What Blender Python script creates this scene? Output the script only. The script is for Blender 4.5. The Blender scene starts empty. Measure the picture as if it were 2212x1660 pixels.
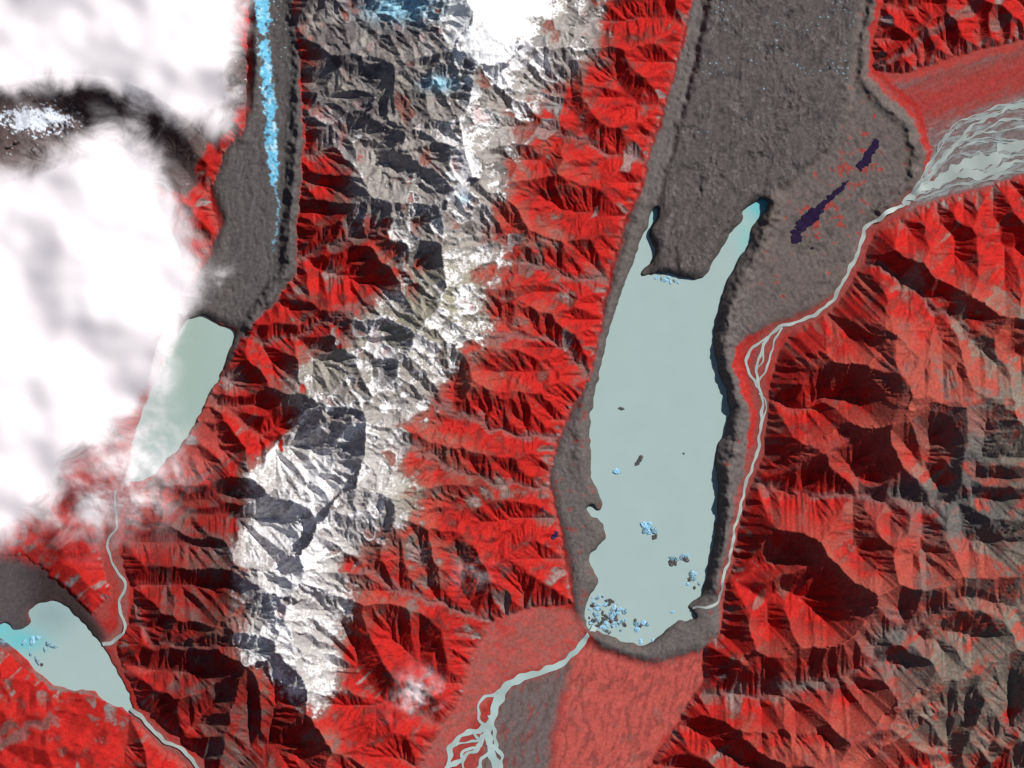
import bpy, bmesh, numpy as np, math, time, random
from mathutils import Vector
T0=time.time()
def log(*a): print("[t=%.1f]"%(time.time()-T0),*a,flush=True)
random.seed(7); rng=np.random.default_rng(7)
f32=np.float32
# ------------------------------------------------------------------ map grid (1 unit = 100 map steps)
M=200; S=2
xs=np.arange(-M,2212+M+1,S).astype(f32); ys=np.arange(-M,1660+M+1,S).astype(f32)
X,Y=np.meshgrid(xs,ys); NY,NX=X.shape
def wx(x): return (x-1106.0)/100.0
def wy(y): return (830.0-y)/100.0
# ------------------------------------------------------------------ noise
_p=rng.permutation(256); _p=np.concatenate([_p,_p]).astype(np.int32)
_a=rng.random(256)*2*np.pi; _gx=np.cos(_a).astype(f32); _gy=np.sin(_a).astype(f32)
def pn(x,y,seed=0):
    x=x+f32(seed*17.31); y=y+f32(seed*9.77)
    xi=np.floor(x).astype(np.int32); yi=np.floor(y).astype(np.int32)
    xf=(x-xi).astype(f32); yf=(y-yi).astype(f32); xi&=255; yi&=255
    u=xf*xf*xf*(xf*(xf*6-15)+10); v=yf*yf*yf*(yf*(yf*6-15)+10)
    def g(ix,iy,dx,dy):
        h=_p[_p[ix&255]+(iy&255)]; return _gx[h]*dx+_gy[h]*dy
    a=g(xi,yi,xf,yf); b=g(xi+1,yi,xf-1,yf); c=g(xi,yi+1,xf,yf-1); d=g(xi+1,yi+1,xf-1,yf-1)
    a=a+u*(b-a); c=c+u*(d-c); return (a+v*(c-a))*f32(1.5)
def fbm(x,y,o=4,seed=0,gain=.5):
    s=0;a=1.0;t=0
    for i in range(o):
        s=s+a*pn(x*(2**i),y*(2**i),seed+i*3); t+=a; a*=gain
    return s/t
def rid(x,y,o=4,seed=0):
    s=0;a=1.0;t=0
    for i in range(o):
        s=s+a*(1-2*np.abs(pn(x*(2**i),y*(2**i),seed+i*3))); t+=a; a*=.5
    return s/t
def ss(a,b,x):
    t=np.clip((x-a)/(b-a),0,1); return t*t*(3-2*t)
def box1(a,r,ax):
    p=np.pad(a,[(r+1,r) if i==ax else (0,0) for i in range(2)],mode='edge')
    c=np.cumsum(p,axis=ax,dtype=np.float64)
    n=a.shape[ax]
    if ax==0: o=c[2*r+1:2*r+1+n]-c[:n]
    else: o=c[:,2*r+1:2*r+1+n]-c[:,:n]
    return (o/(2*r+1)).astype(f32)
def blur(a,px,n=2):
    r=max(1,int(round(px/S))); a=a.astype(f32)
    for _ in range(n): a=box1(box1(a,r,0),r,1)
    return a
def inside(poly,XX,YY):
    px=[p[0] for p in poly]; py=[p[1] for p in poly]
    out=np.zeros(XX.shape,bool)
    r0=max(0,int((min(py)-90+M)/S)); r1=min(XX.shape[0],int((max(py)+90+M)/S)+1)
    c0=max(0,int((min(px)-90+M)/S)); c1=min(XX.shape[1],int((max(px)+90+M)/S)+1)
    A=XX[r0:r1,c0:c1]; B=YY[r0:r1,c0:c1]; o=out[r0:r1,c0:c1]
    n=len(poly)
    for i in range(n):
        x1,y1=poly[i]; x2,y2=poly[(i+1)%n]
        if y1==y2: continue
        o^=((y1>B)!=(y2>B))&(A<(x2-x1)*(B-y1)/(y2-y1)+x1)
    return out
def pdist(pts,XX,YY,pad=150,step=S):
    d=np.full(XX.shape,1e4,f32); T=np.zeros(XX.shape,f32)
    L=0
    for (x1,y1),(x2,y2) in zip(pts[:-1],pts[1:]):
        r0=max(0,int((min(y1,y2)-pad+M)/step)); r1=int((max(y1,y2)+pad+M)/step)+1
        c0=max(0,int((min(x1,x2)-pad+M)/step)); c1=int((max(x1,x2)+pad+M)/step)+1
        l=math.hypot(x2-x1,y2-y1)
        if r1>0 and c1>0 and r0<XX.shape[0] and c0<XX.shape[1]:
            A=XX[r0:r1,c0:c1]; B=YY[r0:r1,c0:c1]
            t=np.clip(((A-x1)*(x2-x1)+(B-y1)*(y2-y1))/(l*l),0,1)
            dd=np.hypot(A-(x1+t*(x2-x1)),B-(y1+t*(y2-y1)))
            m=dd<d[r0:r1,c0:c1]
            d[r0:r1,c0:c1][m]=dd[m]; T[r0:r1,c0:c1][m]=(L+t*l)[m]
        L+=l
    return d,T
def G(cx,cy,rx,ry=None):
    ry=ry or rx
    return np.exp(-((X-cx)/rx)**2-((Y-cy)/ry)**2)
# ------------------------------------------------------------------ outlines
EV=[(1500,-240),(1495,0),(1470,100),(1435,230),(1405,320),(1385,400),(1350,480),(1325,560),(1305,650),(1290,740),(1265,830),(1225,900),(1195,980),(1185,1060),(1210,1140),(1225,1230),(1235,1300),(1150,1310),(1060,1340),(1020,1420),(1000,1500),(940,1600),(900,1660),(860,1900),(1380,1900),(1400,1660),(1440,1600),(1490,1520),(1520,1470),(1520,1400),(1555,1370),(1565,1290),(1590,1180),(1605,1100),(1625,1050),(1650,980),(1660,900),(1665,830),(1680,760),(1720,710),(1790,680),(1830,630),(1870,560),(1890,500),(1960,460),(2040,430),(2120,410),(2212,375),(2460,300),(2460,20),(2212,85),(2100,110),(1950,160),(1890,155),(1885,100),(1910,0),(1920,-240)]
WV=[(535,-240),(540,0),(530,280),(480,330),(455,420),(470,500),(430,580),(390,650),(360,700),(320,800),(290,900),(270,1000),(230,1060),(200,1120),(215,1200),(240,1280),(200,1330),(150,1280),(60,1200),(-240,1190),(-240,1400),(0,1400),(60,1450),(110,1490),(200,1500),(280,1545),(330,1600),(400,1650),(420,1690),(560,1900),(640,1900),(470,1690),(440,1640),(365,1575),(305,1530),(270,1450),(250,1400),(280,1340),(290,1280),(262,1200),(270,1120),(290,1060),(330,1030),(400,960),(440,880),(490,790),(530,720),(590,660),(640,590),(645,480),(660,300),(650,150),(630,0),(640,-240)]
LAKE_E=[(1418,446),(1427,455),(1414,478),(1406,495),(1402,512),(1416,545),(1410,562),(1388,580),(1386,594),(1412,596),(1424,584),(1432,598),(1447,586),(1462,600),(1505,605),(1530,590),(1550,550),(1580,500),(1602,478),(1606,455),(1640,433),(1660,430),(1662,450),(1640,475),(1625,490),(1620,520),(1590,570),(1565,620),(1552,665),(1545,700),(1540,740),(1550,800),(1568,840),(1577,880),(1565,930),(1550,960),(1545,1000),(1552,1060),(1548,1120),(1540,1180),(1530,1230),(1518,1285),(1500,1298),(1478,1310),(1502,1320),(1503,1338),(1470,1340),(1440,1355),(1420,1380),(1390,1395),(1350,1387),(1310,1370),(1275,1360),(1262,1335),(1266,1300),(1285,1275),(1293,1250),(1275,1215),(1272,1195),(1290,1185),(1308,1165),(1310,1130),(1285,1120),(1265,1100),(1272,1092),(1302,1106),(1300,1080),(1285,1050),(1275,1010),(1275,960),(1275,900),(1290,830),(1305,760),(1320,700),(1335,650),(1360,590),(1375,540),(1393,500),(1405,465)]
LAKE_W=[(405,690),(440,684),(470,700),(490,713),(512,712),(500,745),(480,800),(450,860),(420,920),(400,950),(370,985),(340,1015),(315,1035),(280,1040),(285,960),(305,900),(335,820),(362,750),(385,715)]
LAKE_S=[(62,1322),(85,1302),(120,1296),(150,1318),(190,1360),(222,1398),(240,1430),(255,1460),(277,1500),(290,1540),(275,1538),(240,1522),(205,1492),(160,1490),(115,1480),(85,1455),(60,1425),(38,1402),(15,1388),(-10,1375),(-60,1362),(-60,1345),(-10,1352),(8,1344),(30,1362),(55,1364),(72,1345)]
GT=[(1535,-240),(1530,0),(1500,150),(1465,280),(1440,380),(1425,450),(1400,500),(1415,545),(1388,580),(1390,600),(1505,606),(1540,580),(1580,505),(1605,470),(1640,430),(1700,400),(1790,320),(1830,240),(1838,150),(1860,0),(1865,-240)]
GE=[(1510,-240),(1495,0),(1470,100),(1440,230),(1410,320),(1390,400),(1350,500),(1322,600),(1302,700),(1278,800),(1230,900),(1190,1000),(1190,1060),(1215,1140),(1235,1230),(1240,1310),(1262,1350),(1290,1390),(1340,1412),(1390,1428),(1440,1428),(1480,1412),(1530,1402),(1555,1365),(1555,1310),(1548,1290),(1560,1230),(1578,1160),(1585,1090),(1605,1030),(1615,960),(1618,890),(1605,850),(1585,790),(1592,745),(1635,712),(1700,688),(1755,665),(1800,635),(1845,560),(1860,500),(1895,475),(1950,430),(1992,385),(1998,330),(1975,255),(1925,215),(1872,165),(1878,100),(1900,0),(1905,-240)]
GW=[(540,-240),(540,0),(545,200),(530,280),(480,330),(460,400),(480,480),(450,560),(395,650),(350,720),(300,850),(400,700),(440,684),(490,712),(512,712),(480,800),(400,955),(340,1020),(420,960),(500,800),(545,720),(600,650),(640,590),(645,480),(658,300),(650,150),(640,0),(640,-240)]
SPINE=[(1040,-240),(1050,0),(1060,150),(1075,260),(1010,380),(960,480),(980,580),(985,680),(870,790),(770,880),(700,980),(660,1100),(610,1230),(600,1350),(640,1480),(690,1560),(720,1900)]
AP=[(650,-240),(640,0),(680,130),(660,200),(700,320),(780,330),(740,420),(800,470),(840,520),(900,560),(870,620),(800,680),(740,740),(640,780),(610,850),(640,900),(600,950),(560,1000),(520,1080),(560,1130),(480,1200),(540,1260),(500,1330),(510,1400),(580,1440),(640,1520),(700,1550),(740,1450),(720,1380),(760,1300),(770,1200),(850,1130),(930,1090),(900,1040),(830,990),(870,930),(930,880),(960,800),(1040,760),(1060,680),(1030,600),(1100,560),(1060,470),(1100,400),(1130,300),(1110,230),(1250,170),(1290,80),(1310,0),(1320,-240)]
CH=[([(1385,350),(1340,340),(1250,300),(1150,270),(1110,240)],.28),
([(1310,605),(1230,600),(1140,570),(1050,560)],.34),
([(1270,800),(1200,740),(1120,720),(1040,740)],.36),
([(1200,940),(1150,940),(1050,920),(950,870)],.30),
([(1190,1050),(1100,1050),(980,1010),(890,960)],.30),
([(1060,1335),(1000,1320),(900,1290),(780,1230)],.32),
([(655,340),(690,330),(800,270),(960,200)],.42),
([(640,560),(740,520),(880,490)],.48),
([(560,735),(610,740),(700,690),(820,640)],.42),
([(320,1060),(420,1040),(520,980)],.38),
([(285,1130),(360,1130),(480,1215),(530,1150)],.38),
([(285,1300),(330,1390),(450,1400),(520,1330)],.33),
([(1625,1050),(1700,1060),(1850,1070),(2000,1090),(2090,1080),(2120,950),(2150,850)],.22),
([(1520,1490),(1620,1500),(1760,1480),(1860,1440),(1900,1380),(2000,1330),(2080,1290),(2200,1310)],.20),
([(1870,560),(1960,620),(2060,700),(2150,790)],.34),
([(2080,1900),(2110,1660),(2150,1590),(2240,1540),(2400,1480)],.25),
([(1890,150),(2000,80),(2100,20)],.35),
([(-10,1620),(60,1570),(120,1560)],.1),
([(440,520),(380,480),(300,400)],.3)]
RIDGE=[[(1890,530),(1980,560),(2080,620),(2212,680),(2420,760)],[(1810,650),(1900,700),(1980,750),(2090,790),(2130,850),(2240,960),(2420,1020)],[(1680,960),(1800,905),(1950,900),(2060,900)],
[(1620,1130),(1750,1150),(1830,1230),(1900,1290),(2020,1250),(2150,1230),(2420,1200)],[(1570,1400),(1700,1370),(1800,1390)],[(1450,1600),(1560,1560),(1700,1555),(1850,1560),(1960,1470),(2080,1420),(2212,1400),(2420,1380)],[(1750,1760),(1900,1650),(2020,1560)],[(1700,760),(1760,740),(1850,790)]]
# ------------------------------------------------------------------ masks
XW=X+7*fbm(X/45,Y/45,3,1)+4*pn(X/12,Y/12,5); YW=Y+7*fbm(X/45,Y/45,3,2)+4*pn(X/12,Y/12,6)
XL=X+6*fbm(X/30,Y/30,2,11)+4*pn(X/9,Y/9,15)+3*pn(X/18,Y/18,13); YL=Y+6*fbm(X/30,Y/30,2,12)+4*pn(X/9,Y/9,16)+3*pn(X/18,Y/18,14)
XV=X+60*fbm(X/80,Y/80,5,17); YV=Y+60*fbm(X/80,Y/80,5,18)
XS=X+26*fbm(X/90,Y/90,2,19); YS=Y+26*fbm(X/90,Y/90,2,22)
floor=inside(EV,XW,YW)|inside(WV,XW,YW)
lakeE=inside(LAKE_E,XL,YL); lakeW=inside(LAKE_W,XL,YL); lakeS=inside(LAKE_S,XL,YL)
gt=inside(GT,XL,YL); ge=inside(GE,XW,YW); gw=inside(GW,XW,YW)
lakes=lakeE|lakeW|lakeS
floor|=lakes
log("masks")
# ------------------------------------------------------------------ valley floor heights
geb=blur(ge,8); gtb=blur(gt,5); gwb=blur(gw,8)
Hf=0.05+0.012*fbm(X/80,Y/80,3,20)
wob=22*fbm(X/70,Y/70,2,23)
lump=fbm((X+wob)/26,(Y+wob)/36,6,21,.66); lump2=fbm(X/9,Y/12,3,24)
blotch=ss(-.3,.4,fbm(X/75,Y/90,3,26))
flowl=fbm((X+Y*.18+wob)/11,Y/120,3,27)
hol=np.clip(fbm(X/24+wob/60,Y/28,3,28)-.12,0,1)
Hf=Hf+geb*(0.11+(0.035*lump+0.018*lump2)*(.25+.75*blotch))
Hf=Hf+gtb*(0.05+0.035*lump*blotch+0.02*flowl-.11*hol*blotch+np.clip(600-Y,0,900)*0.00026)
Hf=Hf+gwb*(0.10+0.025*lump*blotch+.02*flowl-.06*hol+np.clip(700-Y,0,900)*0.00024)
Hf=Hf*(1-.75*ss(.02,.6,blur(lakes,16,2)))
def crest(pts,h,s,jit=0.3):
    global Hf
    d,t=pdist(pts,XW,YW,90); Hf=Hf+h*(1+jit*pn(t/30,t*0+3,8))*np.exp(-(d/s)**2)
crest([(1672,440),(1640,540),(1598,620),(1572,700),(1568,770),(1588,840),(1598,880),(1590,950),(1572,1010),(1576,1090),(1566,1180),(1548,1270)],.19,16,.6)
crest([(1385,440),(1345,560),(1312,680),(1285,780),(1258,880),(1250,1000)],.07,17,.6)
crest([(1892,-240),(1885,0),(1866,90),(1862,170),(1905,225),(1955,262),(1978,330),(1970,385),(1900,455)],.09,10,.7)
crest([(1528,-240),(1522,0),(1490,140),(1455,280),(1430,380),(1408,440)],.03,9)
crest([(1503,-240),(1498,0),(1470,110),(1437,235),(1407,325),(1385,405),(1345,500),(1316,605),(1297,700),(1270,800)],.03,8,.9)
crest([(1275,1372),(1340,1402),(1395,1415),(1450,1405),(1500,1385),(1535,1350)],.04,14)
crest([(645,-240),(640,0),(648,150),(645,300),(630,480),(620,590),(540,700)],.20,15,.5)
crest([(520,760),(470,850),(425,935)],.10,12)
crest([(545,-240),(548,0),(550,200),(525,300)],.1,14)
lm=blur(lakes,3,2)
Hf=Hf*(1-ss(.15,.85,lm))-0.10*ss(.25,.9,lm)
# ------------------------------------------------------------------ erosion simulation for the ranges
def coarse(a): return a[::2,::2].copy()
def uprow(a,shape):
    out=np.zeros(shape,f32)
    out[::2,::2]=a; out[1::2,::2]=.5*(a[:-1]+a[1:]); out[:,1::2]=.5*(out[:,:-1:2]+out[:,2::2]); return out
def receivers(h,dx,jit):
    H,W=h.shape; hp=np.pad(h,1,constant_values=1e6); best=np.zeros((H,W),f32); idx=np.arange(H*W,dtype=np.int32).reshape(H,W); r=idx.copy(); dist=np.full((H,W),dx,f32)
    for dy in (-1,0,1):
        for dxx in (-1,0,1):
            if dy==0 and dxx==0: continue
            l=dx*math.hypot(dy,dxx)
            s=(h-hp[1+dy:1+dy+H,1+dxx:1+dxx+W])/l*(1+jit*rng.random((H,W),dtype=f32))
            m=s>best
            best[m]=s[m]; r[m]=(idx+dy*W+dxx)[m]; dist[m]=l
    return r,dist
def acc_flow(r,n):
    A=np.ones(n,np.float64); rr=r.copy(); root=np.arange(n)
    live=rr!=root
    for k in range(14):
        w=np.where(live,A,0)
        add=np.bincount(rr,weights=w,minlength=n)
        A=A+add
        nr=rr[rr]; live=live&(nr!=rr)
        rr=nr
        if not live.any(): break
    return A
def erode(h,fixed,U,K,dx,dt,its,m=.42,D=.02,talus=.95,cellA=1.0,jit=.25,A0=0.0):
    H,W=h.shape; n=H*W; fx=fixed.ravel(); hold=h.copy()
    tal=(talus*np.ones((H,W),f32)).ravel(); A0=(A0*np.ones((H,W),f32)).ravel()
    for it in range(its):
        r,dist=receivers(h,dx,jit); r=r.ravel(); dist=dist.ravel()
        ar=np.arange(n,dtype=np.int32); r=np.where(fx,ar,r)
        A=acc_flow(r,n)*cellA
        F=(K.ravel()*dt*np.power(np.maximum(A-A0,.05),m)/dist).astype(f32)
        hh=h.ravel()+(U*dt).ravel()*(~fx)
        sink=(r==ar)
        a=np.where(sink,hh,hh/(1+F)).astype(f32); b=np.where(sink,0,F/(1+F)).astype(f32)
        rr=r.copy()
        for k in range(13):
            a=a+b*a[rr]; b=b*b[rr]; rr=rr[rr]
            if b.max()<1e-5: break
        c=a.copy(); dd=np.where(sink,0,dist*tal).astype(f32); rr=r.copy()
        for k in range(8):
            c=np.minimum(c,c[rr]+dd); dd=dd+dd[rr]; rr=rr[rr]
        h=c.reshape(H,W)
        p=np.pad(h,1,mode='edge'); lap=p[:-2,1:-1]+p[2:,1:-1]+p[1:-1,:-2]+p[1:-1,2:]-4*h
        h=h+D*lap
        h=np.where(fixed,hold,h).astype(f32)
    return h,A.reshape(H,W),r,dist
Xc,Yc=coarse(X),coarse(Y)
apf=blur(inside(AP,XS,YS),34,2); apfv=blur(inside(AP,XV,YV),30,2)
apc=ss(.2,.8,coarse(apf))
d_sp,_=pdist(SPINE,Xc,Yc,500,4)
sx_at=np.interp(Yc[:,0],[p[1] for p in SPINE],[p[0] for p in SPINE])[:,None]
eflank=ss(-20,90,Xc-sx_at)*ss(1500,1400,Xc)
wflank=ss(20,-60,Xc-sx_at)*ss(1000,1120,Yc)
U=1.0+1.1*fbm(Xc/150,Yc/150,4,31)+.5*np.exp(-(d_sp/90)**2)
Xcw=Xc+26*fbm(Xc/60,Yc/60,4,61); Ycw=Yc+26*fbm(Xc/60,Yc/60,4,62)
rdg=np.full(Xc.shape,1e4,f32)
for pts in RIDGE:
    d,_=pdist(pts,Xcw,Ycw,130,4); rdg=np.minimum(rdg,d)
east=ss(1450,1600,Xc)*ss(420,520,Yc)
wv=30*fbm(Xc/120,Yc/120,3,63)
al=(Xc+.75*Yc)/1.25; ac=(Yc-.75*Xc)/1.25
grain=rid((al+wv)/340,(ac+wv)/150,3,64)
grainc=rid((Xc*.9+.3*Yc+wv*1.5)/190,(Yc-.35*Xc+wv*1.5)/80,4,66)
U=U*(1-.75*east)+east*(6.0*np.exp(-(rdg/26)**2)+2.6*np.clip(grain,0,1)**2)+(1-east)*.8*np.clip(grainc,0,1)**2
west=ss(520,380,Xc)*ss(1250,1150,Yc); U=U*(1-.75*west)
soft=np.maximum(ss(330,240,Xc)*ss(930,1000,Yc),.0)
U=U*(1-.75*ss(330,260,Xc)*ss(1400,1440,Yc))*(1-.5*soft)
U=U*(1-.45*ss(1850,1900,Xc)*ss(180,120,Yc))
K=np.exp(1.5*fbm(Xc/80,Yc/80,3,41))*(.9-.25*east)
fixed=coarse(floor); h0=coarse(Hf)
hin=np.where(fixed,h0,0.25+1.0*np.abs(fbm(Xc/100,Yc/100,4,51))*(1-.5*east)+(1-east)*.5*np.clip(grainc+.2,0,1)+.5*np.exp(-(d_sp/120)**2)+east*(1.7*np.exp(-(rdg/65)**2)+1.2*np.clip(grain+.2,0,1.2))).astype(f32)
chd=np.full(Xc.shape,1e4,f32)
for pts,g in CH:
    d,t=pdist(pts,Xcw,Ycw,60,4)
    m=(d<2.6)&(~fixed)
    hin[m]=0.08+np.power(t[m]/100.,1.15)*g*.85
    fixed=fixed|m
    chd=np.minimum(chd,d)
tal=.84-.18*eflank+.12*wflank+.08*east+.36*fbm(Xc/80,Yc/80,4,65); tal=np.maximum(tal,.3)*(1-.45*west)*(1-.55*soft)
h,A,_,_=erode(hin,fixed,U*6.0,K,.04,.05,20,A0=20.+85*east,D=.09,talus=tal,jit=.12,m=.45)
XSc,YSc=coarse(XS),coarse(YS)
h=np.where(h>.9,.9+(h-.9)*(1-.65*apc),h)+apc*ss(.4,.9,h)*(.34*rid(XSc/110,YSc/110,4,76)+.05)*(~fixed)
tal2=np.minimum(tal,.9-.22*apc)
h,A,_,_=erode(h.astype(f32),fixed,U*3.0,K*1.2,.04,.03,6,A0=16.+80*east-13*apc,D=.06,talus=tal2,jit=.12,m=.45)
log("coarse erosion", h.max(), np.percentile(h,[50,90,99]))
h=uprow(h,X.shape)
# snow and ice fields fill hollows: smooth, gently domed, open to the sun
icef=np.clip(np.exp(-((XS-868)/85)**2-((YS-16)/42)**2)+np.exp(-((XS-1062)/80)**2-((YS-92)/66)**2)+np.exp(-((XS-1110)/90)**2-((YS+5)/45)**2),0,1)
hs_=blur(h,40,2); wi=ss(.25,.8,icef)*.85
h=np.where(floor,h,h*(1-wi)+(hs_+.10)*wi)
ff=floor.copy()
eastf=uprow(east.astype(f32),X.shape); westf=uprow(west.astype(f32),X.shape); softf=uprow(soft.astype(f32),X.shape)
rug=((.10-.04*eastf-.07*softf)*fbm(XV/46,YV/46,5,71,.55)*(1-.5*apf)+apf*(.13*rid(XS/42,YS/42,4,77)+.06*fbm(X/16,Y/16,3,74))*(1-.8*wi))*ss(.1,.9,h)
hi=np.where(floor,Hf,h+rug+.014*fbm(X/12,Y/12,3,72)*(1-.6*softf)).astype(f32)
Uf=uprow(U.astype(f32),X.shape)*1.2; Kf=(np.exp(1.1*fbm(X/40,Y/40,3,73))).astype(f32)
h,A,rcv,dst=erode(hi,ff,Uf,Kf*(.62-.22*eastf+.2*apf)*(1-.5*softf),.02,.010,5,cellA=.25,D=.035,talus=1.2,jit=.1,A0=.8+3*eastf+3*softf)
log("fine erosion", h.max())
h=np.where(h>1.8,1.8+(h-1.8)*.6,h)
wc=ss(0,1,westf); h=h*(1-wc)+np.where(h>.7,.7+(h-.7)*.4,h)*wc
mt=(~floor)
h=h+mt*(.012*rid(X/9,Y/9,2,81)*ss(.1,.8,h)*(1-softf)+.022*apf*fbm(X/9,Y/9,3,83)*ss(.5,1.,h))*(1-.7*wi)
h=np.where(floor,Hf,np.maximum(h,.03)).astype(f32)
def streaks(seedn,k=4):
    s=seedn.ravel().astype(f32); rr=rcv.copy()
    for i in range(k): s=s+s[rr]; rr=rr[rr]
    s=s.reshape(NY,NX); s=s-s.mean(); return (s/s.std()).astype(f32)
st=streaks(rng.standard_normal((NY,NX),dtype=f32),5); st=blur(st,1,1); st/=st.std()
st2=streaks(pn(X/7,Y/7,90),5)
gy,gx=np.gradient(blur(h,3,1),.02); slope=np.hypot(gx,gy)
# ------------------------------------------------------------------ colours
def lin(r,g,b,k=1.0):
    o=[]
    for c in (r,g,b):
        c=c/255.; o.append((c/12.92 if c<.04045 else ((c+.055)/1.055)**2.4)*k)
    return np.array(o,f32)
col=np.zeros((NY,NX,3),f32)
def mix(c,w):
    global col
    w=np.clip(w,0,1)[...,None].astype(f32); col=col*(1-w)+np.asarray(c,f32)*w
n1=fbm(X/90,Y/90,4,101); n2=fbm(X/28,Y/28,4,102); n3=fbm(X/9,Y/9,3,103); n4=fbm(XV/140,YV/140,4,104); n5=fbm(X/4.5,Y/4.5,2,105)
LA=np.log2(np.maximum(A,1))
col[:]=lin(170,40,36)
mix(lin(122,36,33),ss(-.15,.4,n2+.15*st2))
mix(lin(82,32,30),ss(.0,.5,n4+.4*n2)*.6)
mix(lin(160,82,70),ss(.55,1.4,h+.8*n1+.5*n2)*.8)
mix(lin(118,64,56),ss(.15,.8,n3+.4*n1+.3*st)*.5)
mix(lin(80,50,45),ss(.5,1.5,st*.6+n2*1.2)*.6)
lush=ss(.75,.25,h+.5*n2+.4*n1)*mt
mix(lin(180,34,30),lush*.6)
mix(lin(146,82,75),ss(.24,.10,h+.15*n2)*mt*.55*(1-softf))
gl=blur((LA>8.6)&mt,2,1); mix(lin(104,93,89),gl*ss(-.2,.3,n2+.1)*.6)
mix(lin(112,103,97),ss(.16,.60,n2*.6+n1*.9+(h-1.1)*.35+.15*st+.13*st2+.1*n5-.12*ss(.9,.3,slope))*.88*mt*(1-.7*softf))
chd=uprow(chd,X.shape)
mix(lin(106,96,92),ss(12,3,chd+16*n2+8*n1)*mt*.6)
# alpine rock and snow
apw=apfv*.6+apf*.4+.30*n2+.22*n3+.2*n1+.14*st+.12*st2+.12*n5
ap=ss(.34,.66,apw)
mix(lin(118,98,91),ss(.06,.42,apfv+.3*n2+.14*st+.12*n3)*.7)
south=ss(850,1000,Y+60*n1)
rock=lin(152,145,141)*np.ones((NY,NX,1),f32)
def rmix(c,w):
    global rock
    w=np.clip(w,0,1)[...,None].astype(f32); rock=rock*(1-w)+c*w
rmix(lin(182,177,175),south*.8)
rmix(lin(94,87,85),ss(.0,.45,n2+.6*n1+.14*st2+.25*n3-.15*south)*.85); rmix(lin(214,210,207),ss(.2,1.0,n3*.6+.5*st+.4*n5))
oliv=G(870,690,130,110)+G(900,1080,70,60)+G(1000,640,70,80)+.6*G(700,800,60,60)+.5*G(830,200,90,30)
rmix(lin(146,141,125),oliv*.9*ss(1.2,-.4,st*.5+n3))
dsp,_=pdist(SPINE,XS,YS,340)
snow=1.1*np.exp(-((XS-1062)/86)**2-((YS-95)/72)**2)+.7*np.exp(-((XS-1130)/90)**2-((YS-5)/45)**2)+.7*np.exp(-((XS-1000)/40)**2-((YS-30)/45)**2)+.10*np.exp(-(dsp/45)**2)+.26*np.exp(-(dsp/150)**2)+.12*south+.25*G(860,20,90,40)+.15*G(1000,400,60,80)+.1*G(660,1150,90,200)+.01
hb=blur(h,10,2); rel=(h-hb)/.06
vn2=1-np.abs(fbm(XS/44+9,YS/44,5,109,.55))*2.6
sw=ss(.34,.60,snow+.34*n2+.28*n3+.22*st+.16*st2+.36*n1+.30*n5-.08*(slope-1)+.20*(vn2-.5)+.06*np.clip(rel,-1.5,1.5))
rmix(lin(232,230,230),sw*.95)
rmix(lin(252,251,252),sw*ss(.3,.6,snow+.3*n2-.2+.1*n3))
calm=ss(.75,.45,np.exp(-((XS-1062)/78)**2-((YS-95)/64)**2))
rmix(lin(92,85,85),ss(.9,1.6,st2*.7+n3*1.1+.6*st+.5*n5)*.8*calm)
north=ss(340,200,Y+60*n2)*ss(1010,900,X+170*n1+90*n2)
rmix(lin(80,74,77),north*ss(-.35,.15,n1+.3*n3+.15*st-.05)*.75)
rmix(lin(165,214,234),(1.5*np.exp(-((XS-868)/66)**2-((YS-18)/28)**2)+G(950,185,34,16)+.5*G(1000,430,14,14))*ss(-.6,.0,n3+.3*n5+.1*st)*1.0)
rmix(lin(176,98,88),ss(.25,.6,n1*.8+n2*.6-.1+.15*st)*.4*calm)
col=col*(1-ap[...,None])+rock*ap[...,None]
for sx,sy,a,b in [(985,718,9,5),(995,748,11,7),(985,690,7,4),(875,850,8,6),(830,885,14,7),(712,885,10,6),(1145,262,10,4),(1105,240,12,4),(1098,325,9,4),(1070,402,12,5)]:
    mix(lin(250,250,252),ss(.3,.6,np.exp(-((XL-sx)/a)**2-((YL-sy)/b)**2)))
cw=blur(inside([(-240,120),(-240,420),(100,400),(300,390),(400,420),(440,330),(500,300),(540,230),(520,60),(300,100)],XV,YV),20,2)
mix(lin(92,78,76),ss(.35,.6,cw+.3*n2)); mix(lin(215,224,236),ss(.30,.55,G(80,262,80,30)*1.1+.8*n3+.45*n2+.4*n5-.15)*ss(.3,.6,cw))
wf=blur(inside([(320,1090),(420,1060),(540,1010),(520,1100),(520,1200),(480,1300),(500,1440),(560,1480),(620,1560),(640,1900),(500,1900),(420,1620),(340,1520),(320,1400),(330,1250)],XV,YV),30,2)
mix(lin(84,34,31),ss(.3,.7,wf+.35*n2+.1*st)*.55); mix(lin(108,98,93),ss(.45,.8,wf+.5*n2-.36+.2*st)*.4)  # first mix darkens the west flank: its shade painted into the albedo
# eastern ranges: bare rock interwoven with red bands
AR1=[(2460,600),(2212,640),(2150,740),(2150,860),(2080,950),(1980,1010),(1920,1060),(1980,1110),(2090,1160),(2150,1230),(2212,1260),(2460,1300)]
AR2=[(2460,1220),(2212,1250),(2130,1300),(1990,1340),(1900,1400),(1850,1480),(1950,1480),(1900,1560),(1980,1660),(2000,1900),(2460,1900)]
AR3=[(1900,560),(1980,580),(2090,640),(2212,700),(2212,760),(2100,720),(1980,660)]
arm=blur(inside(AR1,XV,YV)|inside(AR2,XV,YV)|inside(AR3,XV,YV),36,2)
easts=ss(1560,1680,X)*ss(440,560,Y)*mt
ar=arm*.68+.50*n2+.50*n1+.2*n3+.2*st+.18*st2+.03
arc=lin(120,109,99)*(1+.30*n3[...,None]+.12*st[...,None]); arc=arc*(1-.35*ss(.1,.5,n4+.3*n2))[...,None]
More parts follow.
